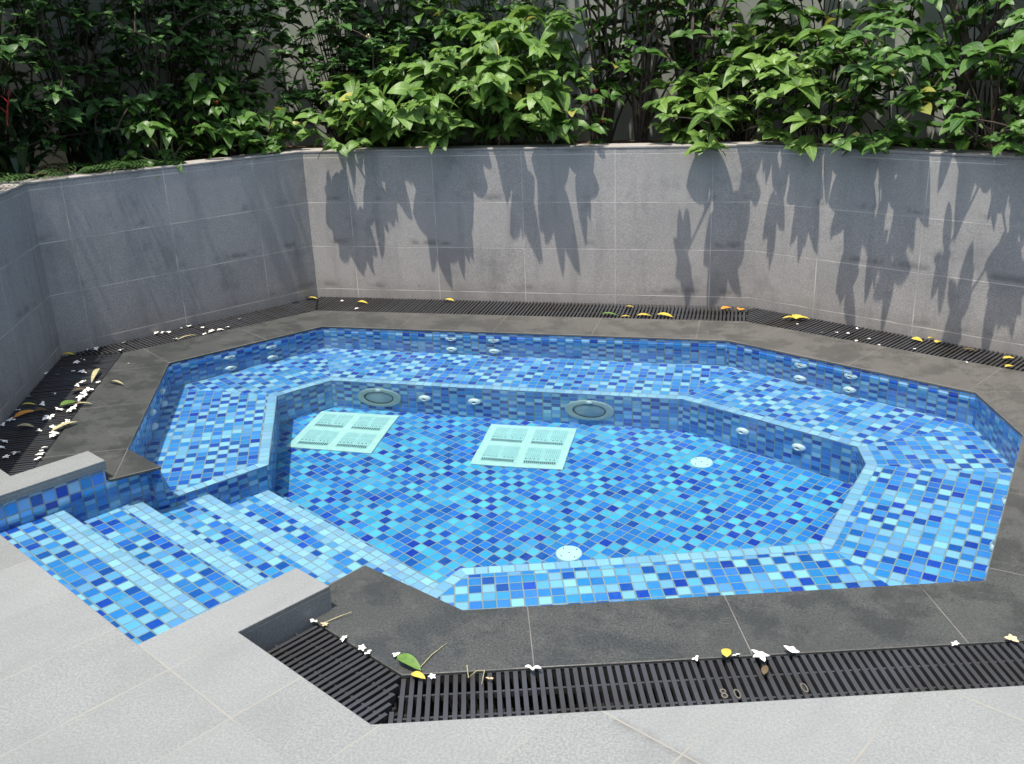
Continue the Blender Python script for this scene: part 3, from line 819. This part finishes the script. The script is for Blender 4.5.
# heart-leaved shrubs, left
for i, (al, bk_, n, box, lab) in enumerate(((.95, .34, 34, (.28, -.33, .15, .06, .55), 'heart-leaved shrub at the left, deep in shade'), (1.38, .34, 42, (.26, -.33, .15, .08, .70), 'heart-leaved shrub just left of the wall corner with one lit leaf fan'), (1.72, .36, 34, (.22, -.33, .2, .06, .50), 'low heart-leaved shrub tucked into the wall corner'))):
    bush('heartleaf_shrub', lab, 'shrub', at(al, bk_, 1), n, box, L_mid, .13, .088, 200+i, ang=AL, shape='heart', whorl=5, pairs=1, droop=.55, stem=M_gstem, group='heart-leaved shrubs behind the left wall', flowers=('flower', 1, M_red))
# small glossy shrub with cream buds
bush('budding_shrub', 'small-leaved glossy shrub with cream bud clusters', 'shrub', BX(-1.86, .55), 85, (.36, -.40, .2, .38, .95), L_gloss, .070, .034, 300, whorl=9, pairs=2, droop=.2, r0=.004, flowers=('bud', 7, M_bud), seg=4, nbase=7, gap=.75)
# dark fine backdrop shrubs
for i, (x, lab) in enumerate(((-1.65, 'dark fine-leaved shrub behind the bright green row, left one'), (-.95, 'dark fine-leaved shrub behind the tallest bright shrub'))):
    bush('fineleaf_shrub', lab, 'shrub', BX(x, .88), 190, (.48, -.25, .22, .15, 1.8), L_dark, .105, .034, 320+i, whorl=10, pairs=3, droop=.3, seg=4, r0=.005, nbase=9, gap=.7, slope=.2, group='dark fine-leaved shrubs against the boundary wall')
# tall shrubs over the left wall
for i, (al, bk_, n, lab) in enumerate(((.05, .70, 85, 'tall small-leaved shrub at the far left corner'), (.60, .72, 75, 'tall small-leaved shrub with pale wall showing through it'), (1.15, .78, 80, 'tall small-leaved shrub second left of the wall corner'), (1.68, .80, 80, 'tall small-leaved shrub right behind the wall corner'))):
    bush('tall_shrub', lab, 'shrub', at(al, bk_, 1), n*2, (.44, -.55, .28, .22, 1.8), L_dark, .115, .062, 400+i, ang=AL, whorl=8, pairs=2, droop=.3, r0=.007, seg=4, nbase=5, slope=.15, gap=.8, group='tall dark shrubs behind the left wall')
bush('tall_shrub', 'tall small-leaved shrub between the wall corner and the budding shrub', 'shrub', BX(-2.05, .70), 170, (.42, -.45, .35, .20, 1.8), L_dark, .12, .066, 412, whorl=8, pairs=2, droop=.3, r0=.006, seg=4, nbase=6, slope=.15, gap=.8, group='tall dark shrubs behind the left wall')
bush('tall_shrub', 'tall small-leaved shrub over the far left wall face', 'shrub', at(2.5, .7, 0), 90, (.5, -.5, .25, .25, 1.7), L_dark, .115, .062, 410, ang=wang(0), whorl=7, pairs=2, droop=.3, r0=.008, seg=4, slope=.15, gap=.8, group='tall dark shrubs behind the left wall')
# lance-leaved clump with red flowers far left
def lance(loc, n, H, seed, label, red):
    rnd = random.Random(seed); root = empty('lanceleaf_clump', loc); tag(root, label, 'plant', 'lance-leaved clumps behind the far left wall')
    fb = MB()
    for k in range(n):
        an = rnd.uniform(0, math.tau); dd = Vector((math.cos(an)*.6, math.sin(an)*.6, rnd.uniform(.5, 1.4)))
        p = Vector((rnd.uniform(-.16, .16), rnd.uniform(-.16, .16), rnd.uniform(0, H*.6)))
        leaf(fb, p, dd, Vector((-dd.x, -dd.y, 1)), rnd.uniform(.28, .5), rnd.uniform(.03, .065), rnd.uniform(.2, .7), .2, 'lance', 7)
    fb.build('foliage', L_lance, root, smooth=True)
    for k in range(red):
        m2 = MB(); p = Vector((rnd.uniform(-.05, .25), rnd.uniform(-.25, -.1), H*rnd.uniform(.5, .8)))
        for z in range(5): leaf(m2, p+Vector((.01*z, 0, .03*z)), Vector(((-1)**z*.6, -.2, .8)), UP, .06, .016, 0, .2, 'lance', 3)
        tube(m2, [(p.x, p.y, p.z-.03), (p.x, p.y, p.z), (p.x+.045, p.y, p.z+.13)], [.003, .004, .002], 5)
        m2.build('flower', M_red, root)
lance(at(.10, .45, 1), 90, .75, 1, 'dark lance-leaved clump with red bracts at the far left', 2)
lance(at(2.6, .5, 0), 90, .85, 2, 'dark lance-leaved clump over the far left wall face', 0)
lance(at(.62, .50, 1), 60, .5, 3, 'lower lance-leaved clump between ferns and heart-leaved shrubs', 0)
# ferns along the left wall top
def fern(loc, seed, label, n=16, H=.26):
    rnd = random.Random(seed); root = empty('fern', loc); tag(root, label, 'fern', 'low ferns along the left wall top')
    fb = MB()
    for k in range(n):
        an = rnd.uniform(0, math.tau); d = Vector((math.cos(an), math.sin(an), 0)); Ln = H*rnd.uniform(.7, 1.2)
        for q in range(13):
            t = q/12; c = d*(Ln*t)+Vector((0, 0, Ln*(1.0*t-.75*t*t)))
            sd = Vector((-d.y, d.x, 0)); l = .062*math.sin(math.pi*min(1, .15+t*.85))+.012
            for sgn in (-1, 1):
                leaf(fb, c, sd*sgn+d*.35, UP, l, .014, .25, .1, 'lance', 3)
    fb.build('frond', L_fern, root)
for i, (al, bk_, sg, lab) in enumerate(((.12, .20, 1, 'fern nearest the far left wall corner'), (.36, .22, 1, 'fern second from the far left wall corner'), (.60, .21, 1, 'fern third from the far left wall corner, in the middle of the row'), (.86, .24, 1, 'last fern of the row, next to the heart-leaved shrubs'), (2.75, .22, 0, 'fern hanging over the far left wall face'))):
    fern(at(al, bk_, sg, .95), 50+i, lab)
# slender shrubs with bare stems in the gap
for i, (x, y, box, n, lab) in enumerate(((-.14, .52, (.28, -.38, .38, .32, 1.9), 72, 'slender bare-stemmed shrub in the gap, left one'), (.14, .48, (.34, -.36, .4, .34, 1.95), 74, 'slender bare-stemmed shrub in the gap with the forked trunk'), (.44, .60, (.36, -.42, .38, .24, 1.95), 90, 'slender bare-stemmed shrub in the gap, right one'))):
    bush('slender_shrub', lab, 'shrub', BX(x, y), n, box, L_mid, .125, .068, 500+i, whorl=6, pairs=1, droop=.3, r0=.011, stem=M_bark, nbase=2, base_r=.05, seg=5, gap=1.0, slope=.1, group='slender bare-stemmed shrubs before the pale wall')
# whorl-leaved shrubs right of the gap
for i, (x, y, n, box, lab) in enumerate(((.46, .34, 34, (.24, -.50, .1, .04, .55), 'whorl-leaved shrub at the right of the pale wall gap'), (.86, .34, 48, (.30, -.47, .15, .04, .72), 'whorl-leaved shrub above the back wall bend'), (1.20, .20, 50, (.32, -.40, .15, .04, .80), 'whorl-leaved shrub with a bright leaf fan hanging to the wall edge'), (.75, .66, 70, (.48, -.40, .28, .35, 1.8), 'tall whorl-leaved shrub behind the back wall bend'), (1.25, .50, 75, (.45, -.40, .35, .35, 1.8), 'tall whorl-leaved shrub left of the dark right-hand tree'))):
    bush('whorlleaf_shrub', lab, 'shrub', BX(x, y), n, box, L_mid if i > 2 else L_whorl, .165, .086, 600+i, whorl=6, pairs=1, droop=.42, r0=.006, group='whorl-leaved shrubs behind the wall bend', slope=.3)
# dense dark shrubs at the right
for i, (al, bk_, n, box, lab) in enumerate(((.68, .36, 64, (.34, -.52, .15, .06, .85), 'dense dark shrub left of the thick right-hand trunk'), (1.22, .36, 52, (.36, -.62, .15, .12, .95), 'dense dark shrub in front of the thick right-hand trunk'), (1.80, .40, 70, (.42, -.62, .15, .06, .95), 'dense dark shrub at the far right'), (1.0, .80, 110, (.55, -.35, .28, .2, 1.85), 'tall dark shrub behind the thick right-hand trunk'), (1.85, .82, 110, (.55, -.35, .28, .15, 1.85), 'tall dark shrub against the wall at the far right'))):
    bush('dense_shrub', lab, 'shrub', at(al, bk_, 3), n, box, L_dark if i in (3, 4) else L_mid, .150, .074, 700+i, ang=AR, whorl=6, pairs=1, droop=.38, r0=.006, group='dense dark shrubs behind the right wall', slope=.2)
# thick trunk at the right
root = empty('small_tree', at(.95, .48, 3)); tag(root, 'small tree with thick forked grey trunk among the right-hand shrubs', 'tree')
sb = MB()
tube(sb, [(0, 0, -.02), (-.02, 0, .2), (.03, 0, .45), (.01, 0, .62)], [.034, .030, .027, .024], 9)
tube(sb, [(.01, 0, .6), (-.09, .03, .85), (-.12, .05, 1.2), (-.2, .1, 1.7)], [.022, .018, .014, .008], 8)
tube(sb, [(.02, 0, .52), (.14, -.03, .72), (.28, -.04, .98), (.42, 0, 1.35)], [.022, .019, .015, .008], 8)
tube(sb, [(-.02, 0, .2), (.1, .06, .5), (.1, .1, .9)], [.016, .012, .008], 7)
sb.build('trunk', M_bark, root, smooth=True)
fb = MB(); rnd = random.Random(77)
for c in [(-.2, .1, 1.6), (-.12, .03, 1.25), (.42, 0, 1.3), (.3, -.06, 1.0), (.1, .1, .95), (-.05, -.1, 1.05), (.5, -.1, 1.1)]:
    for k in range(34):
        p = Vector(c)+Vector((rnd.gauss(0, .11), rnd.gauss(0, .11), rnd.gauss(0, .09))); an = rnd.uniform(0, math.tau)
        leaf(fb, p, Vector((math.cos(an), math.sin(an), rnd.uniform(-.1, .4))), UP, rnd.uniform(.08, .13), .048, .3, .25, 'ovate', 5)
fb.build('crown', L_mid, root, smooth=True)
# plant trailing over the wall at the right edge
bush('trailing_plant', 'dark plant trailing over the cap at the far right', 'plant', at(1.42, .22, 3, .95), 22, (.22, -.30, .05, .04, .16), L_dark, .065, .032, 801, ang=AR, whorl=6, pairs=1, droop=.4, r0=.003, seg=4, gap=.5, slope=0)
# sprig poking over the cap
bush('seedling', 'small sprig of four pale leaves poking over the cap at the bend', 'plant', BX(.60, .22), 2, (.04, -.28, -.20, .06, .12), L_bright, .085, .045, 805, whorl=4, pairs=0, droop=.4, r0=.003, stem=M_gstem, nbase=1, base_r=.01, gap=.3, slope=0)

# ------------------------------------------------------------------ tree whose crown shades the left corner
troot = empty('frangipani_tree', (-4.15, -.15, .93)); tag(troot, 'frangipani tree spreading above the far left corner', 'tree')
sb = MB(); fb = MB(); rnd = random.Random(9)
tube(sb, [(0, 0, 0), (.06, -.05, .7), (.2, -.2, 1.4), (.3, -.3, 1.9)], [.10, .085, .07, .06], 10)
for k in range(9):
    an = rnd.uniform(0, math.tau); ln = rnd.uniform(.3, .85)
    e = Vector((.45+math.cos(an)*ln, -.35+math.sin(an)*ln*.95, rnd.uniform(2.6, 3.2)))
    m = Vector((.3, -.3, 1.9)).lerp(e, .55)+Vector((0, 0, -.1))
    tube(sb, [(.3, -.3, 1.85), m, e], [.05, .035, .022], 7)
    for q in range(3):
        e2 = e+Vector((rnd.uniform(-.35, .35), rnd.uniform(-.35, .35), rnd.uniform(.05, .35)))
        tube(sb, [e, e.lerp(e2, .5), e2], [.022, .018, .015], 6)
        for z in range(15):
            a2 = z*2.4; leaf(fb, e2, Vector((math.cos(a2), math.sin(a2), rnd.uniform(-.1, .8))), UP, rnd.uniform(.2, .3), .075, .35, .2, 'lance', 5)
sb.build('trunk', M_bark, troot, smooth=True); fb.build('crown', L_mid, troot, smooth=True)

# ------------------------------------------------------------------ things that have fallen
def blossom_mesh(seed, r=.026, np_=5):
    rnd = random.Random(seed); mb = MB()
    for k in range(np_):
        if rnd.random() < .12: continue
        an = k*math.tau/np_+rnd.uniform(-.15, .15)
        leaf(mb, Vector((0, 0, .004)), Vector((math.cos(an), math.sin(an), rnd.uniform(.0, .5))), UP, r*rnd.uniform(.85, 1.15), r*.62, .10, .2, 'ovate', 4)
    me_o = mb
    return me_o
def put(mb, name, mat, loc, label, cat, group=None):
    o = mb.build(name, mat, smooth=True); o.location = loc; o.rotation_euler = (rot.uniform(-.35, .35), rot.uniform(-.35, .35), rot.uniform(0, 6.28))
    tag(o, label, cat, group); return o
rot = random.Random(3)
protos = []
def blossoms(pts, label, group, r=.026, z=.002, size=(.7, 1.15), mat=None):
    for i, (x, y) in enumerate(pts):
        k = rot.randrange(6)
        key = (k, mat.name if mat else 'w')
        o = None
        for kk, me in protos:
            if kk == key: o = bpy.data.objects.new('blossom', me); link(o); break
        if o is None:
            o = blossom_mesh(k).build('blossom', mat or M_petal, smooth=True); protos.append((key, o.data))
        s = rot.uniform(*size)*r/.026
        o.location = (x, y, z+.003); o.scale = (s, s, s); o.rotation_euler = (rot.uniform(-.28, .28), rot.uniform(-.28, .28), rot.uniform(0, 6.28))
        tag(o, label, 'blossom', group)
GLz = -.003
blossoms([(-2.91, -1.794), (-2.837, -1.797), (-2.779, -1.739), (-2.726, -1.743), (-2.739, -2.135), (-2.64, -2.079), (-2.587, -2.23), (-2.455, -2.287), (-2.663, -2.318), (-2.597, -2.445), (-2.589, -2.505), (-2.432, -2.379), (-2.326, -2.496), (-2.361, -2.542), (-2.434, -2.683), (-2.394, -2.751), (-2.281, -2.795), (-2.292, -2.838), (-2.872, -1.589), (-2.864, -1.544), (-2.893, -1.69), (-2.425, -2.409)],
         'white blossom lying on the slats of the far left grating', 'white blossoms on the far left grating', z=GLz, size=(.65, 1.05))
blossoms([(-2.585, -1.921), (-2.582, -1.971), (-2.474, -2.025), (-2.438, -2.134), (-2.443, -2.109), (-2.379, -2.281), (-2.389, -2.244), (-2.379, -2.31), (-2.269, -2.498), (-2.282, -2.46), (-2.241, -2.606), (-2.251, -2.584), (-2.165, -2.77), (-2.18, -2.734), (-2.126, -2.845), (-2.505, -1.911), (-2.149, -2.806), (-2.41, -2.20), (-2.46, -2.08), (-2.30, -2.42)],
         'white blossom heaped along the coping edge of the far left grating', 'white blossoms along the left coping edge', z=.004, size=(.65, 1.1))
blossoms([(-2.926, -1.336), (-2.97, -1.36), (-2.83, -1.206), (-2.751, -1.352), (-2.742, -.994), (-2.713, -.975), (-2.674, -.971), (-2.644, -.879), (-2.615, -.831), (-2.506, -.85), (-2.404, -.922), (-2.363, -.887), (-2.421, -.978), (-2.348, -.821), (-2.372, -.627), (-2.545, -1.104)],
         'white blossom on the grating below the shaded left wall', 'white blossoms below the shaded left wall', z=GLz, size=(.6, 1.0))
blossoms([(-1.865, -.131), (-1.685, -.31)], 'tiny white blossom on the back grating near the left corner', 'white blossoms on the back grating', z=GLz, size=(.5, .7))
blossoms([(1.126, -.413), (1.252, -.572), (1.335, -.563), (1.392, -.572), (1.451, -.467), (1.422, -.71), (1.493, -.676), (1.533, -.778), (1.706, -.833), (1.943, -.686), (1.922, -1.036)],
         'tiny white petal cluster on the grating below the right wall', 'white petals below the right wall', z=GLz, size=(.35, .6))
blossoms([(-.427, -3.776), (-.303, -3.842), (-.236, -3.878), (-.213, -3.896), (-.129, -3.893)], 'white blossom caught at the coping edge of the short diagonal grating', 'white blossoms on the short front grating', z=.0, size=(.45, .7))
blossoms([(.001, -3.967), (.691, -3.762), (.797, -3.729), (1.381, -3.575)], 'small round white blossom at the far edge of the long front grating', 'small white blossoms on the long front grating', z=.0, size=(.4, .6))
blossoms([(.86, -3.732)], 'largest white blossom on the long front grating, between the worn numbers', None, z=.003, size=(1.05, 1.1))
blossoms([(.26, -3.888)], 'withered white blossom at the coping joint above the front grating', None, z=.003, size=(1.0, 1.05))
blossoms([(.943, -3.696)], 'pale flattened blossom at the coping edge right of the largest one', None, z=.003, size=(1.0, 1.05))
blossoms([(.156, -3.948)], 'pinkish shrivelled blossom on the front grating beside the curled stalk', None, z=.0, size=(.5, .55), mat=M_tan)
blossoms([(1.533, -3.529)], 'pinkish blossom at the right end of the front coping edge', None, z=.002, size=(.75, .8), mat=M_tan)
blossoms([(-.389, -3.788)], 'tan curled blossom on the short grating beside the pale kerb', None, z=.0, size=(.5, .55), mat=M_tan)
blossoms([(-2.544, -1.582)], 'single white petal on the dark coping at the left', None, z=.002, size=(.3, .32))

def dead_leaf(x, y, L, W, mat, label, ang, z=.0, cat='leaf', group=None, droop=.1, shape='ovate'):
    L *= .82; W *= .9
    mb = MB(); leaf(mb, Vector((-L/2, 0, .006)), Vector((1, 0, .05)), UP, L, W, droop, .18, shape, 7)
    o = mb.build('fallen_leaf', mat, smooth=True); o.location = (x, y, z+.002); o.rotation_euler = (rot.uniform(-.15, .15), rot.uniform(-.1, .1), ang)
    tag(o, label, cat, group); return o
dead_leaf(-2.582, -2.364, .13, .045, L_orange, 'orange dead leaf among blossoms on the far left grating', R(60))
dead_leaf(-2.442, -2.219, .11, .06, L_green, 'green fallen leaf among blossoms at the far left grating edge', R(50), z=.004)
dead_leaf(-2.46, -2.514, .10, .05, L_pale, 'crumpled pale leaf in the middle of the far left grating', R(20))
dead_leaf(-2.40, -1.90, .16, .02, L_pale, 'thin pale stalk lying from the grating onto the left coping', R(-20), z=.004, cat='stalk')
dead_leaf(-2.372, -2.217, .13, .02, L_pale, 'thin pale husk beside the green leaf at the left coping edge', R(15), z=.004, cat='husk')
dead_leaf(-2.264, -2.487, .16, .03, L_pale, 'pale husk further down the left coping edge, below the green leaf', R(65), z=.004, cat='husk')
dead_leaf(-2.60, -1.80, .22, .03, L_pale, 'long pale husk at the upper end of the left coping edge', R(-68), z=.004, cat='husk')
dead_leaf(-2.525, -2.03, .10, .07, L_brown, 'dark brown curled leaf at the left coping edge', R(30))
dead_leaf(-3.02, -1.47, .10, .04, L_yel, 'yellow leaf wedged in the far left wall corner', R(10))
dead_leaf(-2.107, -.09, .11, .05, L_yel, 'greenish yellow leaf in the back left wall corner', R(0))
dead_leaf(-2.485, -1.064, .16, .02, L_pale, 'thin olive husk on the coping edge below the left wall', R(50), cat='husk')
dead_leaf(-1.7, -.165, .10, .035, L_yel, 'yellow leaf at the left end of the back grating', R(-10))
dead_leaf(-1.119, -.06, .12, .045, L_yel, 'yellow leaf against the back wall, left of the middle', R(-25))
dead_leaf(.007, -.317, .13, .045, L_green, 'yellow green leaf at the front rim of the back grating', R(8))
dead_leaf(.107, -.126, .07, .035, L_yel, 'small pale yellow leaf in the middle of the back grating', R(-5))
dead_leaf(.221, -.32, .11, .045, L_yel, 'pale yellow leaf on the rim, between two others on the back grating', R(5))
dead_leaf(.112, -.355, .07, .03, L_yel, 'narrow yellow leaf on the rim of the back grating', R(12))
dead_leaf(.347, -.308, .13, .05, L_yel, 'yellow leaf with brown tip, rightmost on the back grating rim', R(-15))
dead_leaf(.716, -.11, .10, .06, L_orange, 'orange yellow leaf against the wall near the bend, left of a pair', R(30))
dead_leaf(.800, -.12, .07, .055, L_orange, 'orange leaf at the bend, right of a pair', R(80))
for k, a in enumerate((0, 75, 150, 200)):
    pass
mb = MB()
for a in (-5, 60, 100, 185): leaf(mb, Vector((0, 0, .006)), Vector((math.cos(R(a)), math.sin(R(a)), .25)), UP, .085, .035, .2, .3, 'ovate', 5)
o = mb.build('fallen_sprig', L_yel, smooth=True); o.location = (1.122, -.31, .0); tag(o, 'large star-shaped yellow leaf sprig on the right grating', 'leaf')
dead_leaf(1.742, -.676, .075, .045, L_yel, 'yellow leaf in the middle of the right grating', R(-30))
dead_leaf(1.82, -.641, .05, .03, L_yel, 'small yellow leaf close to the right wall', R(10))
dead_leaf(1.845, -.703, .06, .04, L_yel, 'yellow leaf beside the small one near the right wall', R(50))
dead_leaf(1.978, -.835, .08, .035, L_brown, 'brown leaf on the right grating', R(-10))
dead_leaf(2.136, -.958, .07, .04, L_yel, 'yellow leaf at the right edge of view, middle of the grating', R(0))
dead_leaf(2.109, -1.097, .07, .04, L_yel, 'yellow leaf at the right edge of view, coping side', R(20))
dead_leaf(-.075, -3.93, .115, .04, L_green, 'large green leaf where the two front gratings meet', R(-28), z=.008)
dead_leaf(-.035, -3.972, .06, .025, L_yel, 'yellow curled leaf under the tip of the large green leaf', R(-20), z=.0)
dead_leaf(.77, -3.735, .06, .03, L_yel, 'green yellow upright leaf at the front coping edge', R(95), z=.008)
dead_leaf(.872, -3.782, .05, .02, L_brown, 'tan scrap of leaf below the largest front blossom', R(80))
dead_leaf(-2.536, -2.314, .07, .05, L_brown, 'grey brown scrap beside the orange leaf', R(40))
dead_leaf(-2.658, -2.247, .09, .02, L_yel, 'narrow yellow sliver above the orange leaf', R(20))
def stalk(pts, label, mat=L_pale, r=.0015):
    mb = MB(); c = pts[0]
    tube(mb, [(p[0]-c[0], p[1]-c[1], p[2]-c[2]) for p in pts], [r]*(len(pts)-1)+[r*.5], 6)
    o = mb.build('fallen_stalk', mat, smooth=True); o.location = c; tag(o, label, 'stalk')
stalk([(.08, -3.90, .004), (.10, -3.955, .006), (.115, -3.93, .012), (.135, -3.92, .008), (.14, -3.97, .002)], 'curled dry stalk on the front grating')
stalk([(-.395, -3.775, .003), (-.36, -3.74, .007), (-.33, -3.72, .012)], 'thin dry twig at the end of the pale kerb slab')
stalk([(-.045, -3.935, .004), (-.03, -3.87, .004), (-.005, -3.81, .003)], 'straight pale stalk lying on the front coping')

# ------------------------------------------------------------------ light, sky, camera
S = Vector((-.125, -.245, 1)).normalized()
sun = bpy.data.lights.new('sun', 'SUN'); sun.energy = 3.9; sun.angle = R(.53); sun.color = (1, .945, .86)
so = link(bpy.data.objects.new('sun', sun)); so.rotation_euler = S.to_track_quat('Z', 'Y').to_euler()
sun.cycles.is_caustics_light = True
w = bpy.data.worlds.new('World'); sc.world = w; w.use_nodes = True
nt = w.node_tree; bg = nt.nodes['Background']
sky = nt.nodes.new('ShaderNodeTexSky'); sky.sky_type = 'NISHITA'; sky.sun_disc = False
sky.sun_elevation = math.asin(S.z); sky.sun_rotation = math.atan2(S.x, S.y); sky.air_density = 1.3; sky.dust_density = 3.0
nt.links.new(sky.outputs[0], bg.inputs[0]); bg.inputs[1].default_value = .15

cam = bpy.data.cameras.new('camera'); co = link(bpy.data.objects.new('camera', cam))
yaw, pitch, roll = -0.240453772, 0.339434809, -0.0396914072
fwd = Vector((math.sin(yaw)*math.cos(pitch), math.cos(yaw)*math.cos(pitch), -math.sin(pitch)))
r = Vector((math.cos(yaw), -math.sin(yaw), 0)); u = r.cross(fwd)
r2 = r*math.cos(roll)+u*math.sin(roll); u2 = -r*math.sin(roll)+u*math.cos(roll)
Mx = Matrix((r2, u2, -fwd)).transposed().to_4x4(); Mx.translation = (.747, -5.973, 1.588)
co.matrix_world = Mx
cam.sensor_width = 36; cam.lens = 940.47/1024*36; cam.clip_end = 500; cam.clip_start = .05
sc.camera = co
sc.view_settings.view_transform = 'Standard'; sc.view_settings.look = 'None'; sc.view_settings.exposure = .74; sc.view_settings.gamma = 1
sc.cycles.use_denoising = True
sc.cycles.caustics_refractive = True; sc.cycles.caustics_reflective = False
sc.cycles.max_bounces = 10; sc.cycles.diffuse_bounces = 4; sc.cycles.transmission_bounces = 6; sc.cycles.sample_clamp_indirect = 6
